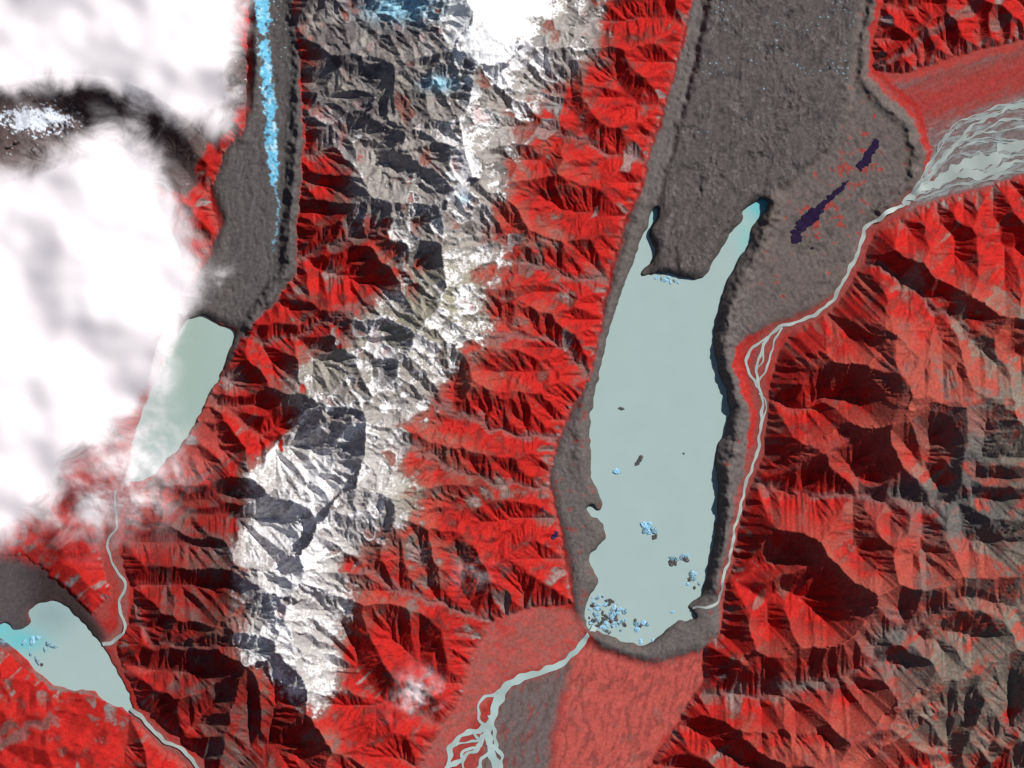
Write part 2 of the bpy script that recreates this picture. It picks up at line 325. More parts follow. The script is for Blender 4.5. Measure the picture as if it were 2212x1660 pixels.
w=(ss(.34,.70,ar)*easts)[...,None]; col=col*(1-w)+arc*w
mix(lin(150,88,75),easts*ss(.15,.55,fbm(XV/50,YV/50,3,108)+.15*st)*.5)
mix(lin(154,36,33),easts*ss(2080,1850,X+160*n1)*ss(-.1,.4,n1+.5*n2+.1*st2+.1)*.6)
mix(lin(150,60,50),easts*ss(.3,1.2,st*.5+n2*1.3+n1)*.55)
col=np.clip(col,.002,.95)
mix(lin(100,96,93),(G(2080,1120,120,50)+G(2100,1000,50,80)+.9*G(1960,1060,90,22))*1.2*mt*ss(-.6,.1,n2+.15*st))
mix(lin(104,100,96),(G(1930,1400,60,70)+.8*G(1720,1480,90,14))*1.2*mt*ss(-.6,.1,n2+.15*st))
# ---- floors
fl=blur(floor,2,1)
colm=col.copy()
col[:]=lin(158,44,40)
mix(lin(146,76,70),ss(-.3,.3,n1+.5*n2)*.6)
SP=[(1210,1440),(1285,1385),(1340,1415),(1400,1430),(1480,1415),(1520,1405),(1518,1470),(1480,1540),(1430,1600),(1390,1680),(1360,1900),(1190,1900),(1200,1600),(1225,1500)]
sp=blur(inside(SP,XW,YW),3); streak=fbm((X+Y*.25+20*n1)/9,(Y)/60,4,130); vein=rid((X+Y*.3+30*n1)/30,(Y)/85,4,136)
mix(lin(178,83,75),sp); mix(lin(138,56,51),sp*ss(.0,.45,streak+.6*n2)*.6); mix(lin(192,100,90),sp*ss(.1,.5,n1+.3*n2)*.5); mix(lin(124,62,57),sp*ss(.55,.8,vein)*.6); mix(lin(132,92,86),sp*ss(.15,.5,n2+.5*n1)*.4)
SP2=[(1020,1420),(1060,1335),(1150,1308),(1262,1320),(1270,1370),(1235,1410),(1180,1440),(1110,1455),(1080,1480),(1050,1520),(990,1600),(930,1700),(860,1900),(840,1900),(920,1600),(1000,1490)]
sp2=blur(inside(SP2,XW,YW),5); vein2=rid((X+30*n1)/60,(Y-X*.2+30*n2)/26,4,137)
mix(lin(170,80,74),sp2); mix(lin(178,52,47),sp2*ss(.1,.45,n1+.5*n2)*.6); mix(lin(136,90,84),sp2*ss(.35,.75,vein2)*.6)
SP3=[(1080,1510),(1110,1475),(1200,1448),(1240,1420),(1215,1500),(1190,1600),(1180,1900),(960,1900),(1040,1640)]
sp3=blur(inside(SP3,XW,YW),6); mix(lin(106,94,92),sp3); mix(lin(134,62,56),sp3*ss(.10,.4,streak+n2*.6)*.7); mix(lin(86,66,62),sp3*ss(.5,.8,vein)*.5)
NP=[(1880,165),(1950,165),(2100,115),(2212,88),(2460,20),(2460,300),(2212,380),(2120,405),(2040,425),(1960,455),(1985,400),(2008,340),(2000,270),(1940,200)]
npm=blur(inside(NP,XW,YW),4)
mix(lin(134,72,68),npm)
band=fbm((X)/120,(Y+X*.42)/16,4,140)
mix(lin(116,92,90),npm*ss(-.15,.35,band+.2*n2)*.8)
mix(lin(160,54,50),npm*(ss(60,10,np.abs(Y-(225-(X-2000)*.32)+20*n2)))*.8)
mix(lin(180,56,50),npm*ss(22,6,np.abs(Y-(163-(X-1950)*.30)+14*n2))*.7)
mix(lin(112,103,103),npm*ss(-30,60,Y-(285-(X-2000)*.36)+40*n2)*.9)
bd2=fbm((X+wob)/46,(Y+X*.35+wob)/9,4,141)
mix(lin(138,146,146),npm*ss(-25,50,Y-(275-(X-2000)*.32))*ss(-.10,.34,bd2+.1*n3)*.85)
RIV_E=[(2000,392),(1960,432),(1925,455),(1895,478),(1866,495),(1858,530),(1845,568),(1818,610),(1795,655),(1762,678),(1720,695),(1680,712),(1655,735),(1640,770),(1636,810),(1644,860),(1646,910),(1638,960),(1622,1020),(1604,1070),(1594,1120),(1580,1180),(1566,1240),(1556,1285),(1545,1303),(1520,1312),(1496,1315)]
dr,_=pdist(RIV_E,XW,YW,60)
mix(lin(130,72,68),ss(26,8,dr+8*n2)*.8)
gec=blur(ge,2,2); gtc=blur(gt,3,1); gwc_=blur(gw,3,1)
gcol=lin(99,92,90)*(1+.12*lump[...,None]+.22*n3[...,None]+.14*n1[...,None]+.16*n2[...,None]+.22*n5[...,None])
w=gec[...,None]; col=col*(1-w)+gcol*w
mix(lin(80,75,74),gtc*(.55+.6*n1+.4*flowl)); mix(lin(124,115,112),gtc*ss(.1,.5,lump2*.7+flowl*.6+.4*n2+.3*n5)*.55); mix(lin(58,54,55),gtc*ss(.10,.4,-lump*.7+.5*n3+.4*flowl)*.55); mix(lin(66,62,62),gtc*ss(.0,.2,hol)*.5)
mix(lin(114,107,105),gec*(1-gtc)*ss(1560,1500,X)*ss(460,380,Y)*.6)
om=gec*(1-gtc)*ss(1600,1660,X)
mix(lin(106,93,87),om*.45*(1+n2)); mix(lin(78,71,68),om*ss(.1,.4,-n2+.3*lump)*.6)
mix(lin(156,56,50),om*ss(.44,.62,n2*.9+.6*n3+.35*(G(1840,380,60,90)+G(1770,480,60,50)+G(1860,310,30,20)))*.8)
mix(lin(136,56,50),gec*ss(700,900,Y)*(1-gtc)*ss(.38,.6,n2+.4*n3+.15*ss(1500,1300,X))*.7)
mix(lin(80,73,69),gec*blur(lakes,14,2)*1.0)
dots=ss(.58,.72,pn(X/5.5,Y/5.5,150)*.8+.28*pn(X/60,Y/60,152)+.1*ss(300,0,Y)-.06)
mix(lin(140,180,195),gtc*dots*ss(420,250,Y)*.9)
gwc=lin(88,84,83)*(1+.20*n3[...,None]+.14*lump[...,None]+.22*flowl[...,None]+.20*n5[...,None]); w=gwc_[...,None]; col=col*(1-w)+gwc*w
ICE=[(560,-240),(566,0),(572,90),(580,200),(588,300),(592,392)]
di,_=pdist(ICE,XL,YL,60); wid=12.5+6*fbm(Y/30,X*0,2,160)-5*ss(300,400,Y)-11*np.exp(-((Y-80)/11)**2)
ice=ss(wid+2,wid-4,di+9*n3)
mix(lin(112,190,224),ice); mix(lin(190,222,234),ice*ss(.0,.4,fbm(X/12,Y/22,4,161)+.35*n3)*.85); mix(lin(62,120,150),ice*ss(.2,.45,fbm(X/12,Y/9,3,162))*.85); mix(lin(80,80,82),ice*ss(.28,.42,fbm(X/16,Y/14,3,163))*.9)
ICE2=[(592,392),(602,440),(600,490),(590,540)]
di,_=pdist(ICE2,XL,YL,40); mix(lin(130,190,215),ss(4,1,di+3*n3)*.7*ss(-.3,.1,n3))
mix(lin(160,185,198),gwc_*ss(.62,.78,pn(X/5,Y/5,171)+.2*n1)*ss(300,100,Y))
for P,wd in (([(1480,60),(1452,160),(1425,235),(1398,330),(1372,410),(1335,505),(1306,605),(1287,700),(1262,800),(1215,900),(1180,990),(1176,1060),(1200,1140)],5),([(652,170),(662,240),(658,300)],5),([(1900,0),(1885,60),(1882,150),(1930,190),(1985,240),(2008,320),(1998,385)],5),([(1600,745),(1588,790),(1608,850),(1625,890),(1622,960)],6)):
    dd,_=pdist(P,XW,YW,50); mix(lin(164,44,40),ss(wd+3,wd-2,dd+6*n3+5*n2)*.85)
sg=blur(inside([(-240,1190),(40,1205),(120,1240),(180,1290),(230,1380),(200,1400),(120,1300),(60,1320),(70,1370),(110,1400),(40,1400),(-240,1400)],XW,YW),8)
mix(lin(84,76,78),sg); mix(lin(52,40,39),sg*ss(20,110,X)*.85); mix(lin(110,165,182),(.7*G(35,1385,40,12)+.7*G(5,1368,24,16))*sg*1.1*ss(-.2,.3,n3+.3*n5))  # dark brown mix paints the cloud shadow on this slope into the colour
mix(lin(120,106,103),blur(inside([(60,1440),(110,1480),(200,1495),(280,1545),(240,1545),(150,1510),(90,1500)],XW,YW),4))
mix(lin(114,96,92),ss(14,5,np.minimum(pdist([(250,1080),(240,1170),(268,1265),(265,1360),(225,1395)],XW,YW,40)[0],pdist([(288,1540),(350,1598),(430,1660),(500,1760)],XW,YW,40)[0])+5*n2)*.5)
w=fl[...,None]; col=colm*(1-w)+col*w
col=np.clip(col,.002,.90).astype(f32)
log("colours")
# ------------------------------------------------------------------ mesh helpers
def grid_mesh(name,Xa,Ya,Z,keep=None):
    H,W=Z.shape
    co=np.empty((H*W,3),f32); co[:,0]=wx(Xa).ravel(); co[:,1]=wy(Ya).ravel(); co[:,2]=Z.ravel()
    idx=np.arange(H*W,dtype=np.int32).reshape(H,W)
    q=np.stack([idx[:-1,:-1],idx[1:,:-1],idx[1:,1:],idx[:-1,1:]],-1).reshape(-1,4)
    used=None
    if keep is not None:
        q=q[keep.ravel()]
        used=np.unique(q); remap=np.zeros(H*W,np.int32); remap[used]=np.arange(len(used)); q=remap[q]; co=co[used]
    me=bpy.data.meshes.new(name)
    me.vertices.add(len(co)); me.vertices.foreach_set("co",co.ravel())
    n=len(q); me.loops.add(n*4); me.loops.foreach_set("vertex_index",q.ravel().astype(np.int32))
    me.polygons.add(n); me.polygons.foreach_set("loop_start",np.arange(0,n*4,4,dtype=np.int32)); me.polygons.foreach_set("loop_total",np.full(n,4,np.int32))
    me.polygons.foreach_set("use_smooth",np.ones(n,bool))
    me.update(calc_edges=True)
    return me,used
def addcol(me,name,c):
    a=me.color_attributes.new(name,'FLOAT_COLOR','POINT'); c4=np.ones((len(c),4),f32); c4[:,:3]=c; a.data.foreach_set("color",c4.ravel())
def link(name,me,mat,**props):
    o=bpy.data.objects.new(name,me); bpy.context.scene.collection.objects.link(o)
    if mat: me.materials.append(mat) if len(me.materials)==0 else None
    for k,v in props.items(): o[k]=v
    return o
def newmat(name):
    m=bpy.data.materials.new(name); m.use_nodes=True; nt=m.node_tree; nt.nodes.clear(); return m,nt,nt.nodes,nt.links
def terrain_mat():
    m,nt,N,L=newmat("terrain_surface")
    out=N.new('ShaderNodeOutputMaterial'); b=N.new('ShaderNodeBsdfPrincipled'); b.inputs['Roughness'].default_value=.95; b.inputs['Specular IOR Level'].default_value=.05
    at=N.new('ShaderNodeAttribute'); at.attribute_name="albedo"
    geo=N.new('ShaderNodeNewGeometry')
    n=N.new('ShaderNodeTexNoise'); n.inputs['Scale'].default_value=14; n.inputs['Detail'].default_value=7; n.inputs['Roughness'].default_value=.7
    L.new(geo.outputs['Position'],n.inputs['Vector'])
    mr=N.new('ShaderNodeMapRange'); mr.inputs['From Min'].default_value=.3; mr.inputs['From Max'].default_value=.7; mr.inputs['To Min'].default_value=.68; mr.inputs['To Max'].default_value=1.24
    L.new(n.outputs['Fac'],mr.inputs['Value'])
    vm=N.new('ShaderNodeVectorMath'); vm.operation='SCALE'; L.new(at.outputs['Color'],vm.inputs[0]); L.new(mr.outputs['Result'],vm.inputs['Scale'])
    L.new(vm.outputs['Vector'],b.inputs['Base Color'])
    bp=N.new('ShaderNodeBump'); bp.inputs['Strength'].default_value=.3; bp.inputs['Distance'].default_value=.02
    n2=N.new('ShaderNodeTexNoise'); n2.inputs['Scale'].default_value=30; n2.inputs['Detail'].default_value=5; n2.inputs['Roughness'].default_value=.65
    L.new(geo.outputs['Position'],n2.inputs['Vector']); L.new(n2.outputs['Fac'],bp.inputs['Height']); L.new(bp.outputs['Normal'],b.inputs['Normal'])
    L.new(b.outputs[0],out.inputs[0]); return m
me,_=grid_mesh("terrain",X,Y,h)
addcol(me,"albedo",col.reshape(-1,3))
link("terrain",me,terrain_mat(),kind="structure",label="red-vegetated mountain ranges, grey glacier valleys and pale rocky summits")
log("terrain mesh")
m,nt,N,L=newmat("outer_ground"); out=N.new('ShaderNodeOutputMaterial'); b=N.new('ShaderNodeBsdfDiffuse'); tn=N.new('ShaderNodeTexNoise'); tn.inputs['Scale'].default_value=40
cr=N.new('ShaderNodeValToRGB'); cr.color_ramp.elements[0].color=(.10,.07,.06,1); cr.color_ramp.elements[1].color=(.5,.03,.02,1); cr.color_ramp.elements[0].position=.4; cr.color_ramp.elements[1].position=.6
tc=N.new('ShaderNodeTexCoord'); L.new(tc.outputs['Generated'],tn.inputs['Vector']); L.new(tn.outputs['Fac'],cr.inputs[0]); L.new(cr.outputs[0],b.inputs[0]); L.new(b.outputs[0],out.inputs[0])
me=bpy.data.meshes.new("ground"); me.from_pydata([(-150,-150,-.4),(150,-150,-.4),(150,150,-.4),(-150,150,-.4)],[],[(0,1,2,3)])
link("ground",me,m,kind="structure")
# ------------------------------------------------------------------ water
def water_mat():
    m,nt,N,L=newmat("glacial_meltwater")
    out=N.new('ShaderNodeOutputMaterial'); b=N.new('ShaderNodeBsdfPrincipled'); b.inputs['Roughness'].default_value=.5; b.inputs['Specular IOR Level'].default_value=.15
    at=N.new('ShaderNodeAttribute'); at.attribute_name="albedo"
    geo=N.new('ShaderNodeNewGeometry'); n=N.new('ShaderNodeTexNoise'); n.inputs['Scale'].default_value=1.3; n.inputs['Detail'].default_value=6
    L.new(geo.outputs['Position'],n.inputs['Vector'])
    mr=N.new('ShaderNodeMapRange'); mr.inputs['To Min'].default_value=.84; mr.inputs['To Max'].default_value=.95; L.new(n.outputs['Fac'],mr.inputs['Value'])
    vm=N.new('ShaderNodeVectorMath'); vm.operation='SCALE'; L.new(at.outputs['Color'],vm.inputs[0]); L.new(mr.outputs['Result'],vm.inputs['Scale'])
    L.new(vm.outputs['Vector'],b.inputs['Base Color']); L.new(b.outputs[0],out.inputs[0]); return m
WM=water_mat()
WC=lin(164,185,182)
def lake(mask,label,tints):
    dm=blur(mask,5,2)>.02
    keep=dm[:-1,:-1]&dm[1:,1:]&dm[1:,:-1]&dm[:-1,1:]
    me,u=grid_mesh("lake",X,Y,np.zeros_like(X),keep)
    c=np.ones((NY,NX,3),f32)*WC
    for (cx,cy,rx,ry,cc,k) in tints:
        w=(np.clip(G(cx,cy,rx,ry)*k,0,1))[...,None]; c=c*(1-w)+cc*w
    addcol(me,"albedo",c.reshape(-1,3)[u]); link("lake",me,WM,kind="structure",label=label)
TQ=lin(110,190,195)
lake(lakeE,"long pale milky grey-green glacial lake with floating ice",[(1645,445,30,30,TQ,1.2),(1418,460,18,30,lin(140,195,192),1.0),(1610,520,20,40,lin(135,195,192),.7)])
lake(lakeW,"pale green meltwater lake below the debris-covered glacier",[(420,800,90,200,lin(155,178,170),1)])
lake(lakeS,"small pale lake with turquoise ice at its shore",[(50,1385,50,26,TQ,1.1),(-10,1360,60,30,TQ,1.0),(110,1330,60,40,lin(134,160,164),.8)])
def hs(x,y):
    fx=(np.asarray(x,dtype=float)+M)/S; fy=(np.asarray(y,dtype=float)+M)/S
    fx=np.clip(fx,0,NX-2.001); fy=np.clip(fy,0,NY-2.001)
    i=fx.astype(int); j=fy.astype(int); u=fx-i; v=fy-j
    return (h[j,i]*(1-u)+h[j,i+1]*u)*(1-v)+(h[j+1,i]*(1-u)+h[j+1,i+1]*u)*v
def smooth(pts,step=4):
    P=[np.array(p,float) for p in pts]; P=[2*P[0]-P[1]]+P+[2*P[-1]-P[-2]]; o=[]
    for i in range(1,len(P)-2):
        n=max(2,int(np.linalg.norm(P[i+1]-P[i])/step))
        for k in range(n):
            t=k/n; o.append(.5*((2*P[i])+(-P[i-1]+P[i+1])*t+(2*P[i-1]-5*P[i]+4*P[i+1]-P[i+2])*t*t+(-P[i-1]+3*P[i]-3*P[i+1]+P[i+2])*t**3))
    o.append(P[-2]); return np.array(o)
class Ribbons:
    def __init__(s): s.v=[];s.f=[];s.c=[];s.k=0
    def add(s,pts,w,jit=2.5,wj=.3,colr=WC,lift=0.):
        P=smooth(pts)
        n=len(P); ph=random.random()*99; t=np.arange(n)
        tg=np.gradient(P,axis=0); tg/=np.maximum(np.linalg.norm(tg,axis=1,keepdims=True),1e-6); nr=np.stack([-tg[:,1],tg[:,0]],1)
        off=jit*(np.sin(t*.23+ph)+.6*np.sin(t*.51+ph*2)+.4*np.sin(t*.9+ph*3))
        P=P+nr*off[:,None]
        w=np.interp(t,np.linspace(0,n-1,len(w)),w) if hasattr(w,'__len__') else np.full(n,float(w))
        w=w*(1+wj*np.sin(t*.37+ph*1.7)*.6+wj*.5*np.sin(t*.83+ph))
        b=len(s.v); s.k+=1
        A=P-nr*w[:,None]/2; B=P+nr*w[:,None]/2
        hh=np.max([hs(A[:,0],A[:,1]),hs(B[:,0],B[:,1]),hs(P[:,0],P[:,1])],axis=0)
        hh=np.maximum(hh,0.0)
        if n>7: hh=np.convolve(np.pad(hh,2,mode='edge'),np.ones(5)/5,'valid')
        z=hh+.008+.0006*(s.k%12)+lift
        cv=colr*1.0
        for i in range(n):
            k=1+.10*math.sin(i*.31+ph)
            s.v.append((wx(A[i,0]),wy(A[i,1]),z[i])); s.v.append((wx(B[i,0]),wy(B[i,1]),z[i])); s.c+= [cv*k,cv*k]
        for i in range(n-1): s.f.append((b+2*i,b+2*i+1,b+2*i+3,b+2*i+2))
    def make(s,label):
        me=bpy.data.meshes.new("river"); me.from_pydata(s.v,[],s.f); addcol(me,"albedo",np.array(s.c,f32)); link("river",me,WM,kind="structure",label=label)
RC=lin(164,175,171)
GRV=lin(136,141,142)
R=Ribbons()
R.add(RIV_E,[9,8,7,6,6,6,5],2.0,colr=RC)
R.add([(1690,708),(1668,745),(1660,790),(1640,825)],4,2,colr=RC)
R.add([(1660,730),(1625,752),(1610,775),(1620,805),(1638,835)],6,2,colr=RC)
R.add([(1650,742),(1648,780),(1632,800)],3,2,colr=RC)
R.add([(1640,850),(1654,870),(1646,920)],3,1,colr=RC)
xk=[1960,1990,2010,2035,2070,2130,2212,2300,2420]
yU=[436,392,345,300,266,237,217,190,150]; yL=[444,428,420,412,402,388,366,345,315]
def fany(x,a): return float(np.interp(x,xk,yU)*(1-a)+np.interp(x,xk,yL)*a)
for i in range(13):
    a=random.random() if i>6 else i/6.; a1=min(1,max(0,a)); pts=[]
    xx=2420
    while xx>1965:
        pts.append((xx,fany(xx,min(1,max(0,a1))))); xx-=random.uniform(45,85); a1+=random.uniform(-.13,.13); a1=min(1.02,max(-.02,a1))
    pts.append((1955,440+random.uniform(-3,3)))
    if i%4==3: pts=pts[:max(4,len(pts)-random.randint(1,3))]
    k=random.random()**1.1*.8
    R.add(pts,[random.uniform(2,4),random.uniform(2,8),random.uniform(2,6)],2.2,.8,colr=GRV*(1-k)+RC*k)
R.add([(2420,270),(2212,312),(2150,340),(2100,352),(2050,378),(2005,400),(1960,436)],[14,18,22,30,20,10],3,.5,colr=RC*.97)
R.add([(2212,345),(2140,372),(2080,378),(2030,390),(1985,415),(1950,442)],[5,14,20,16,8],3,.5,colr=RC*.94)
R.add([(2420,175),(2212,228),(2140,250),(2090,285),(2055,320),(2030,360),(2000,395)],[8,9,7,6,6],3,.5,colr=RC*.9)
R.make("braided pale glacial river threading between red slopes and moraine")
R=Ribbons()
R.add([(1282,1352),(1272,1372),(1250,1402),(1215,1430),(1165,1455),(1110,1470),(1085,1495),(1068,1540),(1052,1580),(1062,1620),(1075,1680),(1080,1800)],[12,11,13,15,20,17,16,18,14,12],2,.25)
R.add([(1090,1485),(1045,1510),(1035,1545),(1055,1590)],[7,6,6],3,.3)
R.add([(1060,1560),(1020,1580),(980,1610),(960,1660),(930,1760),(900,1860)],[10,12,10,9,9],4,.4)
R.add([(1050,1590),(1030,1620),(990,1640),(965,1680),(950,1800)],[9,10,8,8],4,.4)
R.add([(1062,1545),(1068,1600),(1040,1650),(1030,1700),(1020,1860)],[8,8,7,7],4,.4)
R.add([(1055,1600),(1085,1635),(1070,1690),(1090,1860)],[8,9,8],3,.4)
R.add([(1020,1580),(1035,1610),(1000,1630),(1010,1680)],[5,6,6],3,.4)
R.add([(985,1605),(1030,1600),(1055,1590)],[4,5,6],3,.4)
R.make("pale outflow river braiding across grey gravel flats")
R=Ribbons()
R.add([(250,1060),(250,1100),(252,1135),(234,1165),(238,1200),(256,1240),(271,1268),(258,1300),(266,1335),(268,1362),(245,1385),(222,1394)],[4,5,5,6,6,8],1.5,.2,colr=RC*.95)
R.make("thin winding meltwater stream between red hillsides")
R=Ribbons()
R.add([(282,1532),(310,1556),(345,1590),(360,1604),(400,1625),(430,1662),(470,1730),(560,1860)],[9,8,8,9,9],1.5,.2,colr=RC,lift=.02)
R.make("narrow outlet river leaving the small lake")
def pond(polys,label,c):
    mk=np.zeros(X.shape,bool)
    for p in polys: mk|=inside(p,XL+6*n3,YL+6*n2)
    keep=mk[:-1,:-1]&mk[1:,1:]
    if keep.sum()<2: return
    me,u=grid_mesh("pond",X,Y,blur(h,4,1)+.022,keep); addcol(me,"albedo",np.tile(c,(len(u),1))); link("pond",me,WM,kind="structure",label=label)
NV=lin(34,18,52)
pond([[(1890,295),(1897,310),(1882,345),(1868,370),(1855,372),(1852,355),(1870,325)]],"dark navy tarn on the grey moraine",NV)
pond([[(1832,385),(1836,395),(1790,440),(1765,475),(1740,500),(1715,498),(1720,475),(1750,455),(1790,420)]],"long dark navy tarn on the grey moraine",NV)
pond([[(1705,500),(1735,500),(1728,525),(1705,520)]],"small dark tarn beside the moraine ridge",NV)
pond([[(1748,532),(1765,535),(1758,545)]],"small dark tarn beside the moraine ridge",NV)
pond([[(1160,1095),(1178,1095),(1172,1112)],[(1192,1140),(1206,1160),(1194,1166)]],"tiny dark blue tarn below the red hillside",lin(40,35,75))
# ------------------------------------------------------------------ icebergs
def ice_mat(name,c1,c2,th):
    m,nt,N,L=newmat(name); out=N.new('ShaderNodeOutputMaterial'); b=N.new('ShaderNodeBsdfPrincipled'); b.inputs['Roughness'].default_value=.6
    tc=N.new('ShaderNodeTexCoord'); n=N.new('ShaderNodeTexNoise'); n.inputs['Scale'].default_value=3.0; n.inputs['Detail'].default_value=5
    cr=N.new('ShaderNodeValToRGB'); cr.color_ramp.elements[0].position=th-.05; cr.color_ramp.elements[1].position=th+.05
    cr.color_ramp.elements[0].color=(*c1,1); cr.color_ramp.elements[1].color=(*c2,1)
    L.new(tc.outputs['Object'],n.inputs['Vector']); L.new(n.outputs['Fac'],cr.inputs[0]); L.new(cr.outputs[0],b.inputs['Base Color']); L.new(b.outputs[0],out.inputs[0]); return m
BLUE=ice_mat("blue_ice",(.12,.36,.55),(.45,.68,.80),.52)
DIRT=ice_mat("dirty_ice",(.035,.03,.03),(.11,.11,.11),.52)
MIXI=ice_mat("debris_streaked_ice",(.04,.045,.05),(.25,.48,.62),.5)
bm_=[]
from mathutils import noise as mn
for k in range(9):
    bm=bmesh.new(); bmesh.ops.create_icosphere(bm,subdivisions=3,radius=1)
    sd=random.random()*50
    for v in bm.verts:
        q=v.co.copy(); f=1+.45*mn.noise(q*1.3+Vector((sd,0,0)))+.3*mn.noise(q*3.1+Vector((0,sd,0)))
        v.co=q*f; v.co.x*=1.25; v.co.z*=.55
        v.co.z+=.18*mn.noise(Vector((q.x*4,q.y*4,sd)))
        if v.co.z<-.1: v.co.z=-.1
    me=bpy.data.meshes.new("iceberg"); bm.to_mesh(me); bm.free(); me.materials.append([BLUE,DIRT,MIXI][k%3]); bm_.append(me)
def berg(x,y,r,kind,rot=None,asp=1.0,lab=None):
    me=bm_[random.choice([0,1,2])*3+kind]; o=bpy.data.objects.new("iceberg",me); bpy.context.scene.collection.objects.link(o)
    o.location=(wx(x),wy(y),0.005); s=r/100.; o.scale=(s*asp,s/asp,s*.6); o.rotation_euler=(0,0,rot if rot is not None else random.random()*6.28)
    o["label"]=lab or ["pale blue iceberg floating in the milky lake","dark debris-covered iceberg floating in the milky lake","blue iceberg streaked with dark debris in the lake"][kind]
    o["category"]="iceberg"; o["group"]="icebergs floating in the glacial lake"
berg(1342,883,4,1,-.2,1.3); berg(1382,992,6,1,1.0,1.3); berg(1377,1001,4.5,1,.6,1.2); berg(1332,1019,6.5,0); berg(1477,980,2,1)
for x,y,r,k in [(1391,1135,7,0),(1399,1140,5,0),(1392,1147,5,2),(1404,1132,4,0),(1411,1146,7,2),(1402,1150,5,0),(1414,1160,5,1),(1455,1207,6,2),(1450,1216,6,1),(1458,1214,5,1),(1474,1204,5,2),(1480,1208,6,1),(1484,1200,4,0),(1494,1243,6,2),(1500,1239,4,0),(1490,1252,4,1),(1500,1252,3,2),(1486,1262,3,0),(1375,1348,5,2),(1384,1352,4,1),(1390,1346,5,0),(1398,1349,4,2),(1376,1360,5,0),(1384,1386,4,0),(1410,1384,3,0),(1453,1322,3,0),(1372,1340,3,1),(1500,1270,3,1),(1510,1262,3,2),(1438,606,4,0),(1448,610,3,0),(1457,607,3,2),(1429,603,3,2),(1466,611,2.5,0),(1419,600,3,0),(1444,600,3,0)]:
    berg(x,y,r,k,asp=random.uniform(.9,1.35))
for x,y,r,k in [(104,1392,5,2),(116,1398,4,2),(96,1404,3,2),(70,1384,6,0),(82,1378,4,0),(80,1428,5,2),(90,1436,3,1),(66,1414,3,2),(52,1388,5,0)]:
    berg(x,y,r,k,asp=random.uniform(.9,1.5))
cnt=0
while cnt<105:
    a=random.random()*6.28; rr=math.sqrt(random.random()); x=1305+48*rr*math.cos(a)+random.gauss(0,3); y=1328+40*rr*math.sin(a)+(x-1305)*.45*0.6
    i=int((x+M)/S); j=int((y+M)/S)
    if not lakeE[j,i] or not lakeE[j+2,i-2] or not lakeE[j-2,i+2]: continue
    berg(x,y,random.choice([1.8,2.2,2.6,3.2,4.2]),random.choice([0,0,2,2,1,1]),asp=random.uniform(.9,1.3)); cnt+=1
log("icebergs")
# ------------------------------------------------------------------ clouds
def cloud_mat():
    m,nt,N,L=newmat("cloud_vapour"); out=N.new('ShaderNodeOutputMaterial')
    at=N.new('ShaderNodeAttribute'); at.attribute_name="vapour"
    geo=N.new('ShaderNodeNewGeometry'); n=N.new('ShaderNodeTexNoise'); n.inputs['Scale'].default_value=1.0; n.inputs['Detail'].default_value=10; n.inputs['Roughness'].default_value=.58; n.inputs['Distortion'].default_value=.7
    L.new(geo.outputs['Position'],n.inputs['Vector'])
    s=N.new('ShaderNodeMath'); s.operation='MULTIPLY_ADD'; s.inputs[1].default_value=2.3; s.inputs[2].default_value=-1.15; L.new(n.outputs['Fac'],s.inputs[0])
    a=N.new('ShaderNodeMath'); a.operation='ADD'; L.new(at.outputs['Color'],a.inputs[0]); L.new(s.outputs[0],a.inputs[1])
    mr=N.new('ShaderNodeMapRange'); mr.interpolation_type='SMOOTHSTEP'; mr.inputs['From Min'].default_value=-.05; mr.inputs['From Max'].default_value=1.25; mr.inputs['To Max'].default_value=.98; L.new(a.outputs[0],mr.inputs['Value'])
    f=N.new('ShaderNodeMapRange'); f.inputs['From Min'].default_value=0.01; f.inputs['From Max'].default_value=.45; L.new(at.outputs['Color'],f.inputs['Value'])
    mu=N.new('ShaderNodeMath'); mu.operation='MULTIPLY'; L.new(mr.outputs['Result'],mu.inputs[0]); L.new(f.outputs['Result'],mu.inputs[1])
    d=N.new('ShaderNodeBsdfDiffuse'); d.inputs['Color'].default_value=(.97,.91,.93,1)
    t=N.new('ShaderNodeBsdfTranslucent'); t.inputs['Color'].default_value=(.98,.92,.93,1)
    mx=N.new('ShaderNodeMixShader'); mx.inputs[0].default_value=.06; L.new(d.outputs[0],mx.inputs[1]); L.new(t.outputs[0],mx.inputs[2])
    tr=N.new('ShaderNodeBsdfTransparent'); m2=N.new('ShaderNodeMixShader'); L.new(mu.outputs[0],m2.inputs[0]); L.new(tr.outputs[0],m2.inputs[1]); L.new(mx.outputs[0],m2.inputs[2]); L.new(m2.outputs[0],out.inputs[0]); return m
CM=cloud_mat()
bl=blur(fbm(X/190,Y/190,3,205,.45),18,3); bl2=blur(fbm(X/80,Y/80,2,206),12,2)
def cloud(dens,label,zb=1.5,th=.10,cap=1.75):
    dens=np.clip(dens,0,cap); dd=np.clip(dens,0,1)
    Z=zb+th*ss(0,1,dd)+dd*(.55*bl+.12*bl2)
    keep=(dens[:-1,:-1]>.008)
    me,u=grid_mesh("cloud",X,Y,Z.astype(f32),keep); v=dens.ravel()[u]; addcol(me,"vapour",np.stack([v,v,v],1))
    link("cloud",me,CM,label=label,category="cloud",group="clouds drifting over the mountains")
XC=X+80*fbm(X/120,Y/120,5,211)+14*fbm(X/25,Y/25,3,213); YC=Y+80*fbm(X/120,Y/120,5,212)+14*fbm(X/25,Y/25,3,214)
C1=[(-500,-500),(-500,155),(0,150),(60,158),(130,140),(200,165),(240,190),(300,185),(350,225),(420,270),(490,305),(545,262),(515,200),(460,140),(525,60),(490,10),(540,-60),(520,-500)]
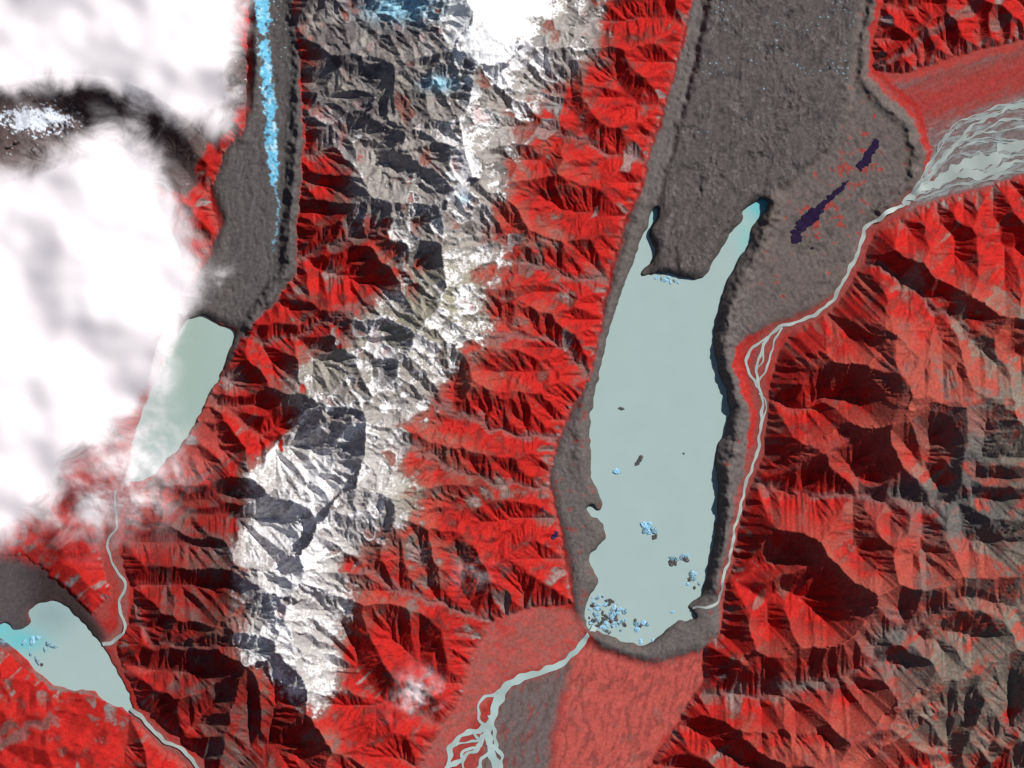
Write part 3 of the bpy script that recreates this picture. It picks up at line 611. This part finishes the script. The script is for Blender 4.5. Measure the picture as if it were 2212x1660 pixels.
C2=[(-500,395),(0,395),(60,385),(150,388),(210,300),(260,265),(310,295),(320,350),(350,410),(378,480),(395,570),(372,660),(340,720),(330,800),(305,880),(250,930),(180,960),(110,1000),(80,1080),(50,1140),(0,1170),(-500,1200)]
c1=blur(inside(C1,XC,YC),38,3); cloud(c1*2.0-.13,"large bright white cumulus cloud bank above dark ridges")
c2=blur(inside(C2,XC,YC),48,3); hole=.55*G(270,320,70,50)
cloud(c2*2.1-.08-hole*c2*.9,"tall billowing white cloud mass drifting over the valley")
c3=(.40*G(230,1010,150,90)+.36*G(350,960,60,90)+.30*G(240,1110,110,70)+.24*G(340,1040,60,50)+.2*G(150,1120,110,80)+.22*G(150,260,200,60))*(1+.9*fbm(X/60,Y/60,4,221))
cloud(c3,"thin pinkish veil of haze around the lake outlet",1.2,.02)
for cx,cy,rx,ry,k in [(905,1495,66,54,.42),(1028,1232,52,42,.33),(1060,1390,54,44,.28),(485,610,34,40,.33)]:
    c=k*G(cx,cy,rx,ry)*(1+1.5*fbm(X/34,Y/34,4,231+cx%7)); cloud(c,"small wispy white cloud puff above red slopes",1.9,.02)
log("clouds")
# ------------------------------------------------------------------ light and camera
AZ,EL=math.radians(50),math.radians(43)
sd=Vector((math.cos(EL)*math.sin(AZ),math.cos(EL)*math.cos(AZ),math.sin(EL)))
sl=bpy.data.lights.new("sun",'SUN'); sl.energy=5.0; sl.angle=math.radians(.5); sl.color=(1,.97,.93)
so=bpy.data.objects.new("sun",sl); so.rotation_euler=sd.to_track_quat('Z','Y').to_euler(); so.location=sd*50; bpy.context.scene.collection.objects.link(so)
w=bpy.data.worlds.new("World"); bpy.context.scene.world=w; w.use_nodes=True; nt=w.node_tree
sk=nt.nodes.new('ShaderNodeTexSky'); sk.sky_type='NISHITA'; sk.sun_disc=False; sk.sun_elevation=EL; sk.sun_rotation=AZ
bg=nt.nodes.get('Background') or nt.nodes.new('ShaderNodeBackground'); bg.inputs['Strength'].default_value=.05; nt.links.new(sk.outputs[0],bg.inputs[0])
cam=bpy.data.cameras.new("camera"); co=bpy.data.objects.new("camera",cam); co.location=(0,0,300); cam.sensor_width=36; cam.lens=36*300/22.12; cam.clip_end=1000; cam.clip_start=1
bpy.context.scene.collection.objects.link(co); bpy.context.scene.camera=co
sc=bpy.context.scene; sc.view_settings.view_transform='Standard'; sc.view_settings.look='None'; sc.view_settings.exposure=0
log("done")
